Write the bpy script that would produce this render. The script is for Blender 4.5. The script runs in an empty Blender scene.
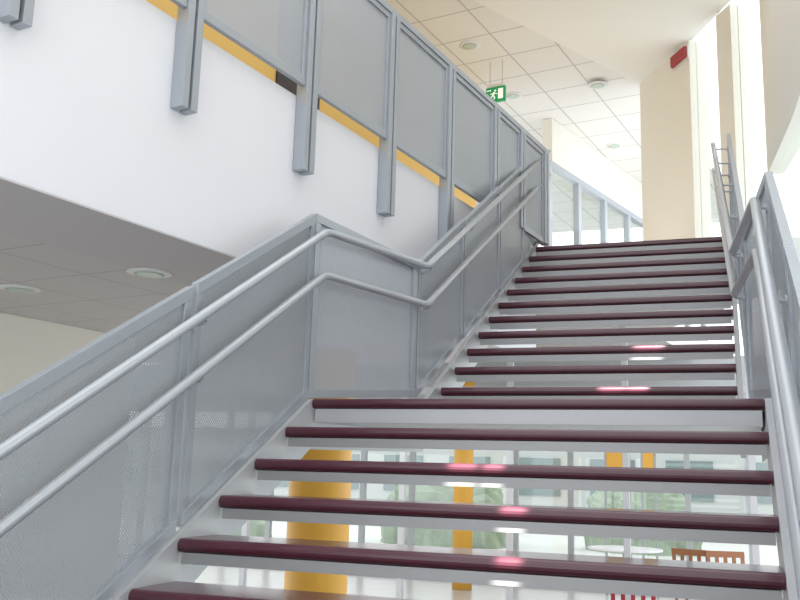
import bpy, math, random
from mathutils import Vector, Matrix, noise
random.seed(4)
sc=bpy.context.scene
col=sc.collection
sc.view_settings.view_transform='Standard'
sc.view_settings.look='None'
sc.view_settings.exposure=0.28
# ------------------------------------------------------------ camera
C=Vector((2.141,-4.318,-0.375)); yaw,pit,rol,f=-0.348,0.188,0.029,919
F=Vector((math.sin(yaw)*math.cos(pit),math.cos(yaw)*math.cos(pit),math.sin(pit)))
Rt=Vector((math.cos(yaw),-math.sin(yaw),0)); U=Rt.cross(F)
R=Rt*math.cos(rol)+U*math.sin(rol); U2=-Rt*math.sin(rol)+U*math.cos(rol)
cd=bpy.data.cameras.new('camera'); cam=bpy.data.objects.new('camera',cd); col.objects.link(cam)
m=Matrix.Identity(4)
for i in range(3):
    m[i][0]=R[i]; m[i][1]=U2[i]; m[i][2]=-F[i]; m[i][3]=C[i]
cam.matrix_world=m; cd.sensor_width=36; cd.lens=f/800*36; cd.clip_start=0.02
sc.camera=cam
# ------------------------------------------------------------ materials
def mat(name,c,rough=0.5,metal=0.0,var=0.04,scale=6.0,spec=0.5,bump=0.0,emis=None,coat=0.0):
    M=bpy.data.materials.new(name); M.use_nodes=True; nt=M.node_tree; b=nt.nodes['Principled BSDF']
    b.inputs['Roughness'].default_value=rough; b.inputs['Metallic'].default_value=metal
    b.inputs['Specular IOR Level'].default_value=spec
    if coat: b.inputs['Coat Weight'].default_value=coat; b.inputs['Coat Roughness'].default_value=0.08
    tc=nt.nodes.new('ShaderNodeTexCoord'); n=nt.nodes.new('ShaderNodeTexNoise'); n.inputs['Scale'].default_value=scale; n.inputs['Detail'].default_value=4
    nt.links.new(tc.outputs['Object'],n.inputs['Vector'])
    mx=nt.nodes.new('ShaderNodeMix'); mx.data_type='RGBA'
    mx.inputs[6].default_value=(c[0]*(1-var),c[1]*(1-var),c[2]*(1-var),1)
    mx.inputs[7].default_value=(min(1,c[0]*(1+var)),min(1,c[1]*(1+var)),min(1,c[2]*(1+var)),1)
    nt.links.new(n.outputs['Fac'],mx.inputs[0]); nt.links.new(mx.outputs[2],b.inputs['Base Color'])
    if bump:
        bp=nt.nodes.new('ShaderNodeBump'); bp.inputs['Strength'].default_value=bump; bp.inputs['Distance'].default_value=0.01
        n2=nt.nodes.new('ShaderNodeTexNoise'); n2.inputs['Scale'].default_value=120; nt.links.new(tc.outputs['Object'],n2.inputs['Vector'])
        nt.links.new(n2.outputs['Fac'],bp.inputs['Height']); nt.links.new(bp.outputs['Normal'],b.inputs['Normal'])
    if emis:
        b.inputs['Emission Color'].default_value=(*emis[0],1); b.inputs['Emission Strength'].default_value=emis[1]
    return M
M_steel=mat('grey_painted_steel',(0.40,0.43,0.47),0.38,0.3)
M_steel2=mat('grey_rail_steel',(0.48,0.505,0.54),0.3,0.3)
M_pan=mat('light_steel_pan',(0.34,0.345,0.35),0.4,0.3)
M_string=mat('stringer_paint',(0.52,0.53,0.55),0.45,0.2)
M_frame=mat('window_frame_paint',(0.38,0.40,0.41),0.45,0.1)
M_maroon=mat('maroon_rubber',(0.078,0.016,0.030),0.28,0,0.12,30,0.5,0,None,0.3)
M_white=mat('white_plaster',(0.82,0.82,0.86),0.8,0,0.01,3,0.2,0.05)
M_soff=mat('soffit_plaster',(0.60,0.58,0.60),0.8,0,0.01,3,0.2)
M_cream=mat('cream_plaster',(0.80,0.775,0.70),0.8,0,0.015,3,0.2,0.05)
M_gyps=mat('gypsum_ceiling',(0.86,0.85,0.81),0.85,0,0.01,3,0.2)
M_yellow=mat('yellow_paint',(0.76,0.41,0.06),0.5,0,0.03)
M_gyel=mat('gallery_yellow_paint',(0.72,0.46,0.12),0.6,0,0.03)
M_dark=mat('dark_door',(0.04,0.03,0.03),0.5)
M_red=mat('red_plastic',(0.36,0.02,0.03),0.4)
M_floor=mat('hall_floor',(0.52,0.50,0.48),0.25,0,0.05,2)
M_wood=mat('chair_wood',(0.30,0.12,0.05),0.5,0,0.1)
M_table=mat('table_white',(0.75,0.75,0.75),0.3)
M_chrome=mat('chrome',(0.7,0.7,0.7),0.2,0.9)
M_green=mat('exit_green',(0.01,0.28,0.09),0.4,0,0.02,6,0.5,0,((0.01,0.35,0.12),0.25))
M_sign=mat('sign_white',(0.9,0.9,0.9),0.4,0,0.01,6,0.5,0,((0.9,1,0.9),0.4))
M_hedge=mat('hedge_green',(0.30,0.36,0.27),0.9,0,0.35,4)
M_ground=mat('paving',(0.6,0.6,0.58),0.9,0,0.06,2)
M_bldg=mat('pale_render',(0.48,0.49,0.48),0.9,0,0.04,1)
M_bwin=mat('building_window',(0.18,0.23,0.23),0.2,0,0.04,1)
M_lamp=mat('lamp_diffuser',(0.50,0.60,0.52),0.3)
def tilemat(name,c,g,size,ang,line=0.014):
    M=mat(name,c,0.8,0,0.01,3,0.2); nt=M.node_tree; b=nt.nodes['Principled BSDF']
    tc=nt.nodes.new('ShaderNodeTexCoord'); mp=nt.nodes.new('ShaderNodeMapping'); mp.inputs['Rotation'].default_value=(0,0,ang); mp.inputs['Scale'].default_value=(1/size,1/size,1)
    nt.links.new(tc.outputs['Object'],mp.inputs['Vector'])
    sx=nt.nodes.new('ShaderNodeSeparateXYZ'); nt.links.new(mp.outputs[0],sx.inputs[0])
    outs=[]
    for k in (0,1):
        fr=nt.nodes.new('ShaderNodeMath'); fr.operation='FRACT'; nt.links.new(sx.outputs[k],fr.inputs[0])
        lt=nt.nodes.new('ShaderNodeMath'); lt.operation='LESS_THAN'; lt.inputs[1].default_value=line/size; nt.links.new(fr.outputs[0],lt.inputs[0]); outs.append(lt)
    mxm=nt.nodes.new('ShaderNodeMath'); mxm.operation='MAXIMUM'; nt.links.new(outs[0].outputs[0],mxm.inputs[0]); nt.links.new(outs[1].outputs[0],mxm.inputs[1])
    src=b.inputs['Base Color'].links[0].from_socket
    mx=nt.nodes.new('ShaderNodeMix'); mx.data_type='RGBA'; mx.inputs[7].default_value=(*g,1)
    nt.links.new(mxm.outputs[0],mx.inputs[0]); nt.links.new(src,mx.inputs[6]); nt.links.new(mx.outputs[2],b.inputs['Base Color'])
    return M
GA=math.atan(0.164)
M_tile=tilemat('ceiling_tiles',(0.80,0.79,0.76),(0.52,0.51,0.49),0.6,GA,0.018)
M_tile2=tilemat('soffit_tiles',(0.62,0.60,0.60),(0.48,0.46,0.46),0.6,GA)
def perfmat():
    M=mat('perforated_sheet',(0.49,0.52,0.56),0.42,0.2); nt=M.node_tree; b=nt.nodes['Principled BSDF']; out=nt.nodes['Material Output']
    uv=nt.nodes.new('ShaderNodeUVMap'); uv.uv_map='UVMap'
    mp=nt.nodes.new('ShaderNodeMapping'); mp.inputs['Scale'].default_value=(1/0.0125,1/0.0125,1); mp.inputs['Rotation'].default_value=(0,0,math.radians(45))
    nt.links.new(uv.outputs[0],mp.inputs['Vector'])
    vm=nt.nodes.new('ShaderNodeVectorMath'); vm.operation='FRACTION'; nt.links.new(mp.outputs[0],vm.inputs[0])
    d=nt.nodes.new('ShaderNodeVectorMath'); d.operation='DISTANCE'; d.inputs[1].default_value=(0.5,0.5,0); nt.links.new(vm.outputs[0],d.inputs[0])
    lt=nt.nodes.new('ShaderNodeMath'); lt.operation='LESS_THAN'; lt.inputs[1].default_value=0.29; nt.links.new(d.outputs['Value'],lt.inputs[0])
    tr=nt.nodes.new('ShaderNodeBsdfTransparent'); mx=nt.nodes.new('ShaderNodeMixShader')
    nt.links.new(lt.outputs[0],mx.inputs[0]); nt.links.new(b.outputs[0],mx.inputs[1]); nt.links.new(tr.outputs[0],mx.inputs[2]); nt.links.new(mx.outputs[0],out.inputs[0])
    return M
M_perf=perfmat()
def glassmat():
    M=bpy.data.materials.new('clear_glazing'); M.use_nodes=True; nt=M.node_tree; nt.nodes.remove(nt.nodes['Principled BSDF']); out=nt.nodes['Material Output']
    tr=nt.nodes.new('ShaderNodeBsdfTransparent'); tr.inputs[0].default_value=(0.96,0.985,0.97,1); gl=nt.nodes.new('ShaderNodeBsdfGlossy'); gl.inputs['Roughness'].default_value=0.03
    mx=nt.nodes.new('ShaderNodeMixShader'); mx.inputs[0].default_value=0.05
    nt.links.new(tr.outputs[0],mx.inputs[1]); nt.links.new(gl.outputs[0],mx.inputs[2]); nt.links.new(mx.outputs[0],out.inputs[0])
    return M
M_glass=glassmat()
# ------------------------------------------------------------ mesh helpers
def V3(*a): return Vector(a)
class B:
    def __init__(s): s.v=[]; s.f=[]
    def add(s,o):
        b=len(s.v); s.v+=o.v; s.f+=[[i+b for i in ff] for ff in o.f]; return s
    def prism(s,pts,vec):
        n=len(pts); b=len(s.v); vec=Vector(vec); pts=[Vector(p) for p in pts]
        nr=Vector((0,0,0))
        for i in range(n): nr+=pts[i].cross(pts[(i+1)%n])
        if nr.dot(vec)<0: pts=pts[::-1]
        s.v+=pts+[p+vec for p in pts]
        s.f.append(list(range(b,b+n))[::-1]); s.f.append(list(range(b+n,b+2*n)))
        for i in range(n):
            j=(i+1)%n; s.f.append([b+i,b+j,b+n+j,b+n+i])
        return s
    def box(s,a,b):
        x0,y0,z0=a; x1,y1,z1=b
        return s.prism([(x0,y0,z0),(x1,y0,z0),(x1,y1,z0),(x0,y1,z0)],(0,0,z1-z0))
    def tube(s,path,r,seg=12,cap=True):
        path=[Vector(p) for p in path]; b=len(s.v); n=len(path)
        for i,p in enumerate(path):
            t=(path[min(i+1,n-1)]-path[max(i-1,0)]).normalized()
            up=Vector((0,0,1)) if abs(t.z)<0.95 else Vector((1,0,0))
            a=t.cross(up).normalized(); c=a.cross(t).normalized()
            for k in range(seg):
                an=2*math.pi*k/seg; s.v.append(p+a*(r*math.cos(an))+c*(r*math.sin(an)))
        for i in range(n-1):
            for k in range(seg):
                k2=(k+1)%seg; s.f.append([b+i*seg+k,b+(i+1)*seg+k,b+(i+1)*seg+k2,b+i*seg+k2])
        if cap:
            s.f.append(list(range(b,b+seg))); s.f.append(list(range(b+(n-1)*seg,b+n*seg))[::-1])
        return s
    def rot(s,prof,c,seg=32):
        b=len(s.v); n=len(prof)
        for r,z in prof:
            for k in range(seg):
                a=2*math.pi*k/seg; s.v.append(Vector((c[0]+r*math.cos(a),c[1]+r*math.sin(a),c[2]+z)))
        for i in range(n-1):
            for k in range(seg):
                k2=(k+1)%seg; s.f.append([b+i*seg+k,b+i*seg+k2,b+(i+1)*seg+k2,b+(i+1)*seg+k])
        s.f.append(list(range(b,b+seg))[::-1]); s.f.append(list(range(b+(n-1)*seg,b+n*seg)))
        return s
    def xf(s,M):
        s.v=[M@v for v in s.v]; return s
def make(name,bd,mt,parent=None,label=None,cat=None,kind=None,group=None,bevel=0,smooth=False,uvdir=None):
    xs=[v.x for v in bd.v]; ys=[v.y for v in bd.v]; zs=[v.z for v in bd.v]
    c=Vector(((min(xs)+max(xs))/2,(min(ys)+max(ys))/2,min(zs)))
    me=bpy.data.meshes.new(name); me.from_pydata([tuple(v-c) for v in bd.v],[],bd.f); me.update()
    me.materials.append(mt)
    if uvdir is not None:
        d=Vector(uvdir); uvl=me.uv_layers.new(name='UVMap')
        for lp in me.loops:
            w=me.vertices[lp.vertex_index].co+c; uvl.data[lp.index].uv=(w.dot(d),w.z)
    if smooth:
        for p in me.polygons: p.use_smooth=len(p.vertices)==4
    o=bpy.data.objects.new(name,me); o.location=c; col.objects.link(o)
    if bevel:
        bv=o.modifiers.new('bevel','BEVEL'); bv.width=bevel; bv.segments=2; bv.limit_method='ANGLE'
    tag(o,label,cat,kind,group)
    if parent: setp(o,parent)
    return o
def tag(o,label=None,cat=None,kind=None,group=None):
    if label: o['label']=label
    if cat: o['category']=cat
    if kind: o['kind']=kind
    if group: o['group']=group
def wloc(o):
    l=Vector(o.location)
    if o.parent: l=Vector(l)+wloc(o.parent)
    return l
def setp(o,p):
    l=wloc(o); o.parent=p; o.location=l-wloc(p)
def empty(name,loc,label,cat,group=None):
    o=bpy.data.objects.new(name,None); o.location=loc; o.empty_display_size=0.2; col.objects.link(o); tag(o,label,cat,None,group); return o
def copytree(o,delta):
    n=o.copy(); col.objects.link(n); n.location=Vector(o.location)+Vector(delta)
    for ch in o.children:
        c2=ch.copy(); col.objects.link(c2); c2.parent=n
        for g in ch.children:
            g2=g.copy(); col.objects.link(g2); g2.parent=c2
    return n
# ------------------------------------------------------------ staircase
g,r=0.289,0.16
XL,XR,UL,UR=0.11,2.278,0.472,2.176
Y1=1.06; S=r/g
FZ=-12*r; UF=11*r
YB=-11.4*g
stair=empty('staircase',(1.2,YB,FZ),'open-riser staircase with maroon treads on grey steel stringers','staircase')
h=0.052
def nose(y,z):
    return [(y+h/2+math.cos(math.pi/2+math.pi*i/8)*h/2, z-h/2+math.sin(math.pi/2+math.pi*i/8)*h/2) for i in range(9)]
def tread(xa,xb,y,z,depth=0.30):
    bd=B()
    pts=[(xa,p[0],p[1]) for p in nose(y,z)]
    pts+= [(xa,y+0.05,z-h),(xa,y+0.05,z-0.03),(xa,y+depth,z-0.03),(xa,y+depth,z)]
    bd.prism(pts,(xb-xa,0,0))
    t=make('tread',bd,M_maroon,stair)
    p=B(); a=xa+0.01; zt=z-h-0.001
    p.prism([(a,y+0.016,zt),(a,y+0.016,zt-0.042),(a,y+0.028,zt-0.042),(a,y+0.028,zt-0.004),(a,y+depth-0.01,zt-0.004),(a,y+depth-0.01,zt+0.02),(a,y+0.055,zt+0.02),(a,y+0.055,zt)],(xb-xa-0.02,0,0))
    make('tread_pan',p,M_pan,t,label='light grey folded steel pan under the tread')
    return t
base=tread(XL,XR,-g,-r)
for k in range(2,12): copytree(base,(0,-g*(k-1),-r*(k-1)))
base2=tread(UL,UR,Y1,r)
for k in range(1,11): copytree(base2,(0,g*k,r*k))
lb=B()
lb.prism([(XL,p[0],p[1]) for p in nose(0,0)],(XR-XL,0,0))
lb.prism([(XL,h/2,-h+.001),(XR,h/2,-h+.001),(XR,Y1+0.06,-h+.001),(0.44,Y1+0.06,-h+.001),(0.40,0.85,-h+.001)],(0,0,h-.002))
make('landing_plate',lb,M_maroon,stair)
lb=B().prism([(XL+.01,0.016,-h-0.07),(XR-.01,0.016,-h-0.07),(XR-.01,Y1+0.05,-h-0.07),(0.45,Y1+0.05,-h-0.07),(0.41,0.85,-h-0.07)],(0,0,0.069))
make('landing_pan',lb,M_string,stair,label='light grey steel box under the landing')
def stringer(x0,x1,th,ya,za,yb,zb,d0=0.03,d1=0.27):
    bd=B().prism([(x0,ya,za-d0),(x0,ya,za-d1),(x1,yb,zb-d1),(x1,yb,zb-d0)],(th,0,0))
    return make('stringer',bd,M_string,stair)
stringer(XL-0.03,XL-0.03,0.028,YB,YB*S+0.02,-0.002,0.0,0.004,0.26)
stringer(XR+0.002,XR+0.002,0.028,YB,YB*S+0.02,-0.002,0.0,0.004,0.26)
stringer(UL-0.06,UL-0.04,0.028,0.88,0.06,3.95,UF-0.0,0.0,0.26)
stringer(UR+0.002,UR+0.002,0.028,Y1-0.25,0.02,3.95,UF,0.0,0.26)
bd=B().prism([(XL-0.004,0,-0.26),(XL-0.004,0,-0.004),(0.425,0.875,-0.004),(0.425,0.875,-0.24)],(-0.026,0.006,0))
make('stringer',bd,M_string,stair)
make('stringer',B().box((XR+0.002,0,-0.26),(XR+0.03,Y1-0.26,-0.004)),M_string,stair)
# ------------------------------------------------------------ railings
def lerp(a,b,t): return a+(b-a)*t
def bay(rail,A,Bp,za0,za1,zb0,zb1,thick=0.034,rw=0.045,pw=0.04):
    A=Vector((A[0],A[1],0)); Bq=Vector((Bp[0],Bp[1],0)); d=(Bq-A); L=d.length; d.normalize(); n=Vector((d.y,-d.x,0))
    def q(a,b,z0a,z1a,z0b,z1b,th):
        o=-n*th/2
        return [A+d*a+o+V3(0,0,z0a),A+d*a+o+V3(0,0,z1a),A+d*b+o+V3(0,0,z1b),A+d*b+o+V3(0,0,z0b)]
    sl_t=(zb1-za1)/L; sl_b=(zb0-za0)/L
    zt=lambda s: za1+sl_t*s
    zb=lambda s: za0+sl_b*s
    k=math.sqrt(1+sl_t*sl_t)
    make('top_rail',B().prism(q(0,L,zt(0)-rw*k,zt(0),zt(L)-rw*k,zt(L),thick),n*thick),M_steel,rail,bevel=0.002)
    make('bottom_rail',B().prism(q(0,L,zb(0),zb(0)+rw*k,zb(L),zb(L)+rw*k,thick),n*thick),M_steel,rail,bevel=0.002)
    t2=thick*0.86
    for (s0,s1) in ((0.002,pw),(L-pw,L-0.002)):
        make('post',B().prism(q(s0,s1,zb(s0)+rw*k*.6,zt(s0)-rw*k*.6,zb(s1)+rw*k*.6,zt(s1)-rw*k*.6,t2),n*t2),M_steel,rail,bevel=0.002)
    a=0.035
    make('perforated_panel',B().prism(q(a,L-a,zb(a)+rw*k*0.8,zt(a)-rw*k*0.8,zb(L-a)+rw*k*0.8,zt(L-a)-rw*k*0.8,0.003),n*0.003),M_perf,rail,uvdir=d)
def handrail(rail,path,rr=0.021):
    pts=[Vector(p) for p in path]
    out=[pts[0]]
    for i in range(1,len(pts)-1):
        p=pts[i]; a=(pts[i-1]-p).normalized(); b=(pts[i+1]-p).normalized(); e=0.045
        for t in (0,0.25,0.5,0.75,1):
            out.append((p+a*e)*(1-t)**2+p*2*t*(1-t)+(p+b*e)*t*t)
    out.append(pts[-1])
    return make('handrail',B().tube(out,rr,14),M_steel2,rail,smooth=True)
def bracket(rail,wallpt,railpt):
    w=Vector(wallpt); p=Vector(railpt); low=p-V3(0,0,0.05)
    b=B(); b.tube([w-V3(0,0,0.05),low+(w-low)*0.15,low+V3(0,0,0.015),p],0.008,8)
    dn=(Vector((p.x,p.y,0))-Vector((w.x,w.y,0))).normalized()
    b.tube([w-V3(0,0,0.05)-dn*0.004,w-V3(0,0,0.05)+dn*0.006],0.022,12)
    make('rail_bracket',b,M_steel2,rail)
lr=empty('stair_railing',(0.2,0,0),'grey steel stair railing with perforated panels and twin handrails along landing','railing')
AX=0.07
ys=[0.0,-1.12,-2.24,-3.36]
for i in range(3):
    a,b=ys[i+1]+0.016,ys[i]-0.016
    if i==0: b=-0.002
    bay(lr,(AX,a),(AX,b),0.545*a,0.99+0.553*a,0.545*b,0.99+0.553*b,pw=0.05)
Bx,By=0.385,0.80
bay(lr,(AX+.002,0.003),(Bx,By),0.0,0.99,0.075,0.885)
Tx,Ty=0.46,4.25
ts=[0,0.27,0.55,0.79,1.0]
for i in range(4):
    a,b=ts[i],ts[i+1]
    gp=0.004
    bay(lr,(lerp(Bx,Tx,a+gp),lerp(By,Ty,a+gp)),(lerp(Bx,Tx,b-gp),lerp(By,Ty,b-gp)),lerp(0.075,1.88,a),lerp(0.885,2.83,a),lerp(0.075,1.88,b),lerp(0.885,2.83,b),rw=0.04)
hx=0.15
sl=0.565
for (z0,zb_,zt_) in ((0.885,0.86,2.775),(0.65,0.625,2.53)):
    handrail(lr,[(hx,-3.5,z0-3.5*sl),(hx,0.0,z0),(0.455,By+0.0,zb_),(0.52,Ty+0.15,zt_+0.07)])
    for y in ys[:4]:
        yy=y if y<0 else -0.025
        bracket(lr,(AX+0.015,yy,z0+y*sl),(hx,yy,z0+y*sl))
    for t in (0.02,0.27,0.55,0.79,0.98):
        bracket(lr,(lerp(Bx,Tx,t)+0.015,lerp(By,Ty,t),lerp(zb_,zt_,t)),(lerp(0.455,0.52,t),lerp(By,Ty,t),lerp(zb_,zt_,t)))
rr_=empty('stair_railing',(2.3,0,0),'grey steel stair railing with perforated panels beside the window wall','railing')
RX=2.34
for i in range(3):
    a,b=ys[i+1]+0.012,ys[i]-0.012
    if i==0: b=-0.002
    bay(rr_,(RX,a),(RX,b),0.545*a,1.03+0.553*a,0.545*b,1.03+0.553*b,pw=0.045)
R2x,R2y=2.25,1.0
bay(rr_,(RX,0.003),(R2x,R2y),0.0,1.03,0.08,1.0)
for i in range(4):
    a,b=ts[i],ts[i+1]
    bay(rr_,(lerp(R2x,2.21,a+.004),lerp(R2y,4.25,a+.004)),(lerp(R2x,2.21,b-0.004),lerp(R2y,4.25,b-0.004)),lerp(0.08,1.88,a),lerp(1.0,2.8,a),lerp(0.08,1.88,b),lerp(1.0,2.8,b),rw=0.04)
for (z0,zb_,zt_) in ((0.90,0.90,2.72),(0.66,0.66,2.47)):
    handrail(rr_,[(2.275,-3.5,z0-3.5*sl),(2.275,0.0,z0),(2.18,R2y,zb_),(2.07,4.4,zt_+0.05)])
    for y in ys[:4]:
        yy=y if y<0 else -0.025
        bracket(rr_,(RX-0.015,yy,z0+y*sl),(2.275,yy,z0+y*sl))
    for t in (0.02,0.27,0.55,0.79,0.98):
        bracket(rr_,(lerp(R2x,2.21,t)-0.015,lerp(R2y,4.25,t),lerp(zb_,zt_,t)),(lerp(2.18,2.075,t),lerp(R2y,4.25,t),lerp(zb_,zt_,t)))
# ------------------------------------------------------------ gallery
gd=Vector((0.162,0.987,0)).normalized(); gn=Vector((gd.y,-gd.x,0))
def GP(y,off=0.0):
    return Vector((0.164*y-0.1256,y,0))-gn*off
gal=empty('gallery_railing',GP(0)+V3(0,0,1.76),'grey steel gallery railing with perforated panels bolted on white slab edge','railing')
py=[-2.70,-1.735,-0.79,0.19,1.12,2.0,2.86,3.45,4.05]
for i,y in enumerate(py):
    p=GP(y); z0=1.30 if i<7 else 1.80
    b=B()
    for s_ in (-0.054,0.010):
        q=p+gd*s_
        b.prism([q-gn*0.045+V3(0,0,z0),q+gn*0.03+V3(0,0,z0),q+gn*0.03+gd*0.044+V3(0,0,z0),q-gn*0.045+gd*0.044+V3(0,0,z0)],(0,0,2.70-z0))
    if i<7:
        q=p-gn*0.045
        b.prism([q-gd*0.012+V3(0,0,z0+0.02),q+gd*0.012+V3(0,0,z0+0.02),q+gd*0.012+gn*0.03+V3(0,0,z0+0.02),q-gd*0.012+gn*0.03+V3(0,0,z0+0.02)],(0,0,1.3))
    make('post',b,M_steel,gal,bevel=0.002)
def gbar(y0,y1,z0,z1,w,name,mt,o=0.0,uv=None):
    a=GP(y0)+gn*(o-w/2); b_=GP(y1)+gn*(o-w/2)
    return make(name,B().prism([a+V3(0,0,z0),a+V3(0,0,z1),b_+V3(0,0,z1),b_+V3(0,0,z0)],gn*w),mt,gal,bevel=0 if uv else 0.002,uvdir=uv)
gbar(-3.2,4.06,2.70,2.745,0.05,'top_rail',M_steel)
for i in range(len(py)-1):
    a,b_=py[i]+0.055,py[i+1]-0.055
    gbar(a,b_,1.80,1.85,0.03,'bottom_rail',M_steel)
    gbar(a,b_,2.66,2.699,0.03,'panel_frame',M_steel)
    gbar(a,a+0.03,1.845,2.66,0.028,'panel_frame',M_steel)
    gbar(b_-0.03,b_,1.845,2.66,0.028,'panel_frame',M_steel)
    gbar(a+0.02,b_-0.02,1.835,2.67,0.003,'perforated_panel',M_perf,0,gd)
def struct(name,bd,mt): return make(name,bd,mt,kind='structure')
o_=0.048
a=GP(-7,o_); e=GP(3.96,o_)
struct('wall_gallery_edge',B().prism([V3(a.x,a.y,0.70),V3(e.x,e.y,0.70),V3(e.x-4,e.y,0.70),V3(a.x-4,a.y,0.70)],(0,0,1.05)),M_white)
def strip(y0,y1,o0,o1,z0,z1):
    return B().prism([GP(y0,o0)+V3(0,0,z0),GP(y1,o0)+V3(0,0,z0),GP(y1,o1)+V3(0,0,z0),GP(y0,o1)+V3(0,0,z0)],(0,0,z1-z0))
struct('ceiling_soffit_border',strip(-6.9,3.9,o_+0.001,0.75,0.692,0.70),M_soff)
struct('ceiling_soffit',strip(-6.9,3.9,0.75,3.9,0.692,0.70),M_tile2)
struct('wall_left',strip(-7,1.7,2.75,2.9,FZ,0.69),M_cream)
struct('wall_gallery_back',strip(-7,6.3,1.75,1.87,1.761,4.6),M_gyel)
struct('door_1',strip(2.1,2.75,1.73,1.75,1.761,3.9),M_dark)
struct('floor_upper',B().prism([(-4,3.97,1.42),(2.34,3.97,1.42),(2.9,4.2,1.42),(1.25,7.3,1.42),(2.6,14,1.42),(-4,14,1.42)],(0,0,0.338)),M_floor)
struct('ceiling',B().prism([(-5,-7,4.62),(-0.9,-7,4.62),(-0.6,3.2,4.62),(2.6,3.2,4.62),(2.6,4.6,4.62),(1.3,7.1,4.62),(2.6,14,4.62),(-5,14,4.62)],(0,0,0.2)),M_tile)
struct('ceiling_border',B().prism([(-0.9,3.2,4.575),(2.55,3.2,4.575),(2.55,4.62,4.575),(1.22,6.94,4.575),(1.55,7.6,4.575)],(0,0,0.044)),M_gyps)
fp=lambda s: Vector((1.2,6.94,0))+Vector((0.52,-0.854,0)).normalized()*s
fn=Vector((0.854,0.52,0)).normalized()
def pier(name,s0,s1,th,z0,z1,mt,off=0.0):
    a=fp(s0)+fn*off; b_=fp(s1)+fn*off
    return struct(name,B().prism([a+V3(0,0,z0),b_+V3(0,0,z0),b_+fn*th+V3(0,0,z0),a+fn*th+V3(0,0,z0)],(0,0,z1-z0)),mt)
pier('wall_pier',0,1.23,0.2,UF-0.02,4.575,M_cream)
pier('wall_pier_narrow',1.80,2.08,0.15,UF-0.02,4.575,M_cream)
pier('window_1',1.23,1.80,0.01,UF,4.57,M_glass,0.08); pier('window_2',2.08,2.5,0.01,UF,4.57,M_glass,0.08)
struct('wall_right',B().prism([(2.55,-7,0.3),(2.55,1.47,1.82),(2.55,4.78,2.55),(2.55,4.78,4.6),(2.55,-7,4.6)],(0.15,0,0)),M_cream)
struct('window_3',B().prism([(2.62,-7,FZ),(2.62,4.78,FZ),(2.62,4.78,2.56),(2.62,1.47,1.84),(2.62,-7,0.32)],(0.01,0,0)),M_glass)
wd=Vector((0.88,3.1,0)).normalized(); wn=Vector((wd.y,-wd.x,0))
w0=Vector((-0.75,5.5,0))
def wbox(s0,s1,o0,o1,z0,z1):
    return B().prism([w0+wd*s0+wn*o0+V3(0,0,z0),w0+wd*s1+wn*o0+V3(0,0,z0),w0+wd*s1+wn*o1+V3(0,0,z0),w0+wd*s0+wn*o1+V3(0,0,z0)],(0,0,z1-z0))
struct('wall_far_header',wbox(2.45,9.0,-0.15,0,3.95,4.615),M_cream)
fb=B()
s=2.3
while s<9.0:
    fb.add(wbox(s,s+0.10,-0.055,0.028,1.77,3.95)); s+=0.95
for z in (1.762,3.87):
    fb.add(wbox(2.3,9.0,-0.06,0.032,z,z+0.085))
struct('window_4',fb,M_steel)
struct('window_5',wbox(2.3,9.0,-0.03,-0.02,1.8,3.9),M_glass)
# ------------------------------------------------------------ lower hall
struct('floor',B().box((-11,-8,FZ-0.2),(2.7,12,FZ)),M_floor)
YW=9.5
fb=B()
x=-10.0
while x<2.7:
    fb.box((x,YW-0.045,FZ+.01),(x+0.08,YW+0.045,1.41)); x+=0.82
for z in (FZ,-0.95,-0.28,0.25):
    fb.box((-10,YW-0.04,z),(2.7,YW+0.04,z+0.08))
fb.box((-10,YW-0.055,0.60),(2.7,YW+0.055,1.415))
struct('window_6',fb,M_frame)
struct('window_7',B().box((-10,YW-0.005,FZ),(2.7,YW+0.005,0.85)),M_glass)
fb=B(); YP=6.6
for x in (-5.2,-3.9,-2.6,-1.75,-0.4,0.95,2.3):
    fb.box((x,YP-0.04,FZ+.01),(x+0.07,YP+0.04,1.41))
for z in (0.02,0.62):
    fb.box((-5.2,YP-0.035,z),(2.4,YP+0.035,z+0.09))
struct('window_8',fb,M_string)
make('column',B().rot([(0.29,0),(0.29,0.12),(0.27,0.13),(0.27,0.68-FZ)],(-1.26,3.15,FZ+0.003),40),M_yellow,label='round yellow painted column standing in the lower hall',cat='column',smooth=True)
make('column',B().rot([(0.14,0),(0.14,1.41-FZ)],(-1.5,8.6,FZ+0.002),32),M_yellow,label='slim yellow column before the hall windows',cat='column',smooth=True)
def board(x0,x1,z0,z1,y):
    e=empty('display_board',((x0+x1)/2,y,FZ),'orange-yellow display board with grey frame near the hall windows','display board')
    make('panel',B().box((x0,y-0.01,z0),(x1,y+0.01,z1)),M_yellow,e)
    fr=B()
    for xx in (x0-0.03,x1): fr.box((xx,y-0.015,FZ),(xx+0.03,y+0.015,z1+0.02))
    fr.box((x0-0.029,y-0.014,z1),(x1+0.029,y+0.014,z1+0.019)); fr.box((x0-0.029,y-0.014,z0-.02),(x1+0.029,y+0.014,z0))
    make('frame',fr,M_frame,e)
board(0.45,0.75,-0.4,0.4,9.1); board(0.95,1.1,-0.4,0.4,9.1)
def table(x,y,rad=0.45):
    e=empty('round_table',(x,y,FZ),'white round pedestal table in the lower hall','table')
    z=FZ+0.001
    make('table_top',B().rot([(rad-0.01,0.715),(rad,0.72),(rad,0.735),(rad-0.01,0.74)],(x,y,z),40),M_table,e,smooth=False)
    make('pedestal',B().rot([(0.03,0.02),(0.03,0.714)],(x,y,z),16),M_chrome,e,smooth=True)
    make('base',B().rot([(0.24,0),(0.24,0.008),(0.05,0.02)],(x,y,z),32),M_chrome,e)
table(0.85,7.6)
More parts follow.
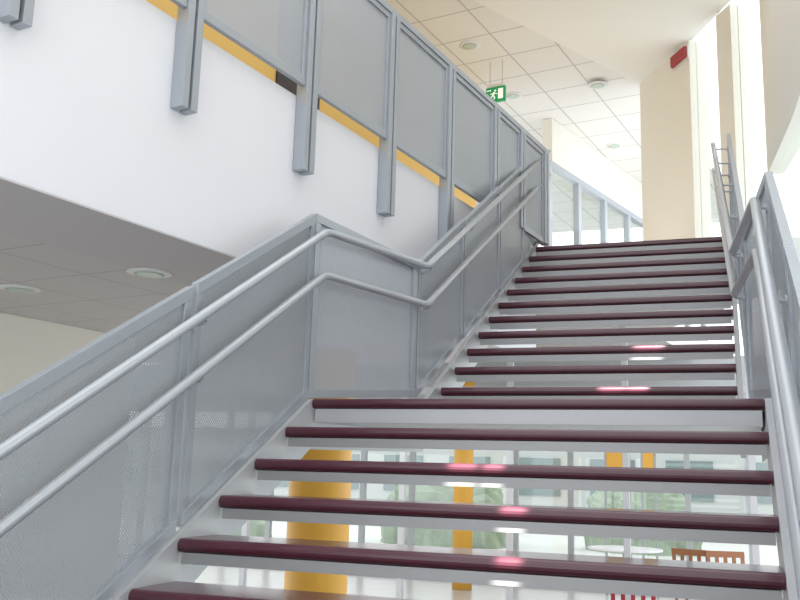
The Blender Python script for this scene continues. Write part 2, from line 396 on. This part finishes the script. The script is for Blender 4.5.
def chair(x,y,ang,mt,label):
    e=empty('chair',(x,y,FZ),label,'chair')
    Mx=Matrix.Translation((x,y,FZ+0.001))@Matrix.Rotation(ang,4,'Z')
    make('seat',B().prism([(-.20,-.20,.43),(.20,-.20,.43),(.18,.20,.43),(-.18,.20,.43)],(0,0,.025)).xf(Mx),mt,e,bevel=0.006)
    bk=B()
    for u in (-.17,-.085,0,.085,.17): bk.prism([(u-.018,.19,.47),(u+.018,.19,.47),(u+.018,.235,.86),(u-.018,.235,.86)],(0,0.014,0))
    bk.prism([(-.19,.228,.82),(.19,.228,.82),(.19,.237,.88),(-.19,.237,.88)],(0,0.022,0))
    make('backrest',bk.xf(Mx),mt,e)
    for sx in (-1,1):
        make('leg',B().tube([(sx*.19,-.19,0),(sx*.17,-.17,.43)],.014,10).xf(Mx),mt,e,smooth=True)
        make('leg',B().tube([(sx*.18,.24,0),(sx*.165,.19,.43)],.014,10).xf(Mx),mt,e,smooth=True)
chair(2.1,5.6,0.3,M_wood,'brown wooden slat-back chair by the hall window'); chair(1.75,6.1,2.9,M_wood,'brown wooden slat-back chair facing the hall windows')
chair(1.3,4.0,0.1,M_red,'red slat-back chair in the lower hall')
struct('floor_outside',B().box((-40,9.7,FZ-0.3),(40,60,FZ-0.1)),M_ground)
bo=empty('building',(-3,26,FZ-0.1),'pale rendered building with grey window bands across the yard','building')
make('building_wall',B().box((-22,26,FZ-0.1),(12,30,1.0)),M_bldg,bo)
bw=B()
for i in range(14): bw.box((-21+i*2.35,25.95,-0.9),(-19.6+i*2.35,25.999,0.3))
make('building_windows',bw,M_bwin,bo)
def hedge(x,y,sx,sy,sz):
    b=B(); nu,nv=36,18
    for i in range(nv+1):
        for j in range(nu):
            th=math.pi*i/nv*0.5; ph=2*math.pi*j/nu
            d=Vector((math.cos(ph)*math.sin(th)**0.6,math.sin(ph)*math.sin(th)**0.6,math.cos(th)**0.6 if th<math.pi/2-1e-6 else 0))
            nn=1+0.22*noise.noise(d*3+Vector((x,y,0)))+0.1*noise.noise(d*9+Vector((x,0,y)))
            b.v.append(Vector((x+d.x*sx*nn,y+d.y*sy*nn,FZ-0.1+d.z*sz*nn)))
    for i in range(nv):
        for j in range(nu):
            k=(j+1)%nu; b.f.append([i*nu+j,(i+1)*nu+j,(i+1)*nu+k,i*nu+k])
    make('hedge',b,M_hedge,label='rounded green shrub outside the hall windows',cat='shrub',group='shrubs outside')
for (x,y,s_) in ((-10,16,1.2),(-4.6,18,1.3),(0.0,19,1.1)): hedge(x,y,s_*1.2,s_*0.8,s_*1.3)
# ------------------------------------------------------------ fixtures
def downlight(x,y,z):
    e=empty('downlight',(x,y,z),'round recessed ceiling downlight with pale diffuser','ceiling light',group='recessed downlights')
    make('trim_ring',B().rot([(0.085,-0.012),(0.125,-0.006),(0.125,0.0)],(x,y,z),28),M_table,e,smooth=True)
    make('diffuser',B().rot([(0.06,-0.016),(0.085,-0.0125)],(x,y,z),24),M_lamp,e,smooth=True)
for (x,y) in ((0.69,6.83),(-0.44,6.97),(0.62,9.2),(-0.6,5.4)): downlight(x,y,4.62 if (x,y)!=(0.69,6.83) else 4.575)
for (x,y) in ((-0.88,-0.09),(-1.98,0.13)): downlight(x,y,0.692)
ec=Vector((-0.40,5.88,4.08)); ex=gn; ey=-gd
es=empty('exit_sign',ec,'green running-figure emergency exit sign hanging from the ceiling','exit sign')
def sp(u,v,w): return ec+ex*u+V3(0,0,v)+ey*w
def sprism(pts,w0_,w1_): return B().prism([sp(u,v,w0_) for u,v in pts],ey*(w1_-w0_))
make('sign_body',sprism([(-.125,0),(.125,0),(.125,.19),(-.125,.19)],-.02,.02),M_green,es,bevel=0.003)
make('sign_mount',B().prism([sp(-.1,.19,-.03),sp(.1,.19,-.03),sp(.1,.19,.03),sp(-.1,.19,.03)],(0,0,.03)),M_table,es)
make('suspension_rod',B().tube([sp(-.08,.22,0),sp(-.08,.535,0)],.005,8),M_chrome,es); make('suspension_rod',B().tube([sp(.08,.22,0),sp(.08,.535,0)],.005,8),M_chrome,es)
pg=B()
for pts in ([(.035,.03),(.10,.03),(.10,.16),(.035,.16)],[(-.045,.075),(-.02,.07),(-.002,.118),(-.026,.126)],[(-.045,.078),(-.028,.084),(-.05,.05),(-.085,.035),(-.09,.048),(-.062,.06)],[(-.03,.078),(-.015,.075),(.0,.055),(-.012,.03),(-.024,.036),(-.018,.055)],[(-.028,.118),(-.03,.105),(-.06,.095),(-.07,.11),(-.06,.112),(-.052,.106)],[(-.005,.118),(-.004,.106),(.02,.09),(.028,.098)]):
    pg.add(sprism(pts,.0202,.0215))
pg.add(sprism([(-.002+.013*math.cos(a*math.pi/6),.14+.013*math.sin(a*math.pi/6)) for a in range(12)],.0202,.0215))
pg.add(sprism([(-.115,.145),(-.07,.145),(-.07,.135),(-.055,.15),(-.07,.165),(-.07,.155),(-.115,.155)],.0202,.0215))
make('pictogram',pg,M_sign,es,label='white running figure, arrow and doorway')
ac=Vector((1.745,6.045,4.38))-fn*0.004; ax_=Vector((0.52,-0.854,0)).normalized(); an=-fn
al=empty('alarm_beacon',ac,'dark red wall-mounted fire alarm box high on cream pier','alarm')
def aprism(u0,u1,v0,v1,w0_,w1_): return B().prism([ac+ax_*u0+V3(0,0,v0)+an*w0_,ac+ax_*u1+V3(0,0,v0)+an*w0_,ac+ax_*u1+V3(0,0,v1)+an*w0_,ac+ax_*u0+V3(0,0,v1)+an*w0_],an*(w1_-w0_))
make('housing',aprism(-.16,.16,0,.13,.012,.05),M_red,al,bevel=0.006)
make('back_plate',aprism(-.18,.18,-.02,.15,.0,.0115),M_table,al)
# ------------------------------------------------------------ light
w=bpy.data.worlds.new('world'); sc.world=w; w.use_nodes=True
bg=w.node_tree.nodes['Background']; bg.inputs[0].default_value=(0.93,0.96,1.0,1); bg.inputs[1].default_value=1.75
def area(loc,tgt,sx,sy,en,c=(1,1,1)):  # area lamp without a fitting, added to brighten the interior
    l=bpy.data.lights.new('fill_light','AREA'); l.shape='RECTANGLE'; l.size=sx; l.size_y=sy; l.energy=en; l.color=c
    o=bpy.data.objects.new('fill_light',l); col.objects.link(o); o.location=loc; o.rotation_euler=(Vector(tgt)-Vector(loc)).to_track_quat('-Z','Y').to_euler()
area((0.3,9,3.2),(0.3,8.9,5),3,3,16,(1,.98,.95))
area((-1.5,5,0.5),(-1.5,5,-3),3,3,40)
area((0.4,5.5,1.9),(0.2,5.5,5),2,2,14,(1,.98,.94))
def patch_spot(tgt,en,deg):  # added narrow spot lamp, imitates a patch of sunlight on a tread
    l=bpy.data.lights.new('sun_patch_spot','SPOT'); l.energy=en; l.spot_size=math.radians(deg); l.spot_blend=0.8; l.shadow_soft_size=0.02; l.color=(1,0.93,0.88)
    o=bpy.data.objects.new('sun_patch_spot',l); col.objects.link(o); t=Vector(tgt); o.location=t+Vector((0.5,-1.0,3.0))
    o.rotation_euler=(t-Vector(o.location)).to_track_quat('-Z','Y').to_euler()
for (x,k,dg) in ((1.66,3,4.0),(1.50,1,3.4),(1.64,1,2.6)):
    patch_spot((x,Y1+g*(k-1),r*k-.02),5000,dg)
for (x,k,dg) in ((1.08,2,2.8),(1.21,2,2.0),(1.36,3,2.2),(1.41,4,2.0),(2.1,1,2.5),(2.15,2,2.2)):
    patch_spot((x,-g*k,-r*k-.02),4500,dg)
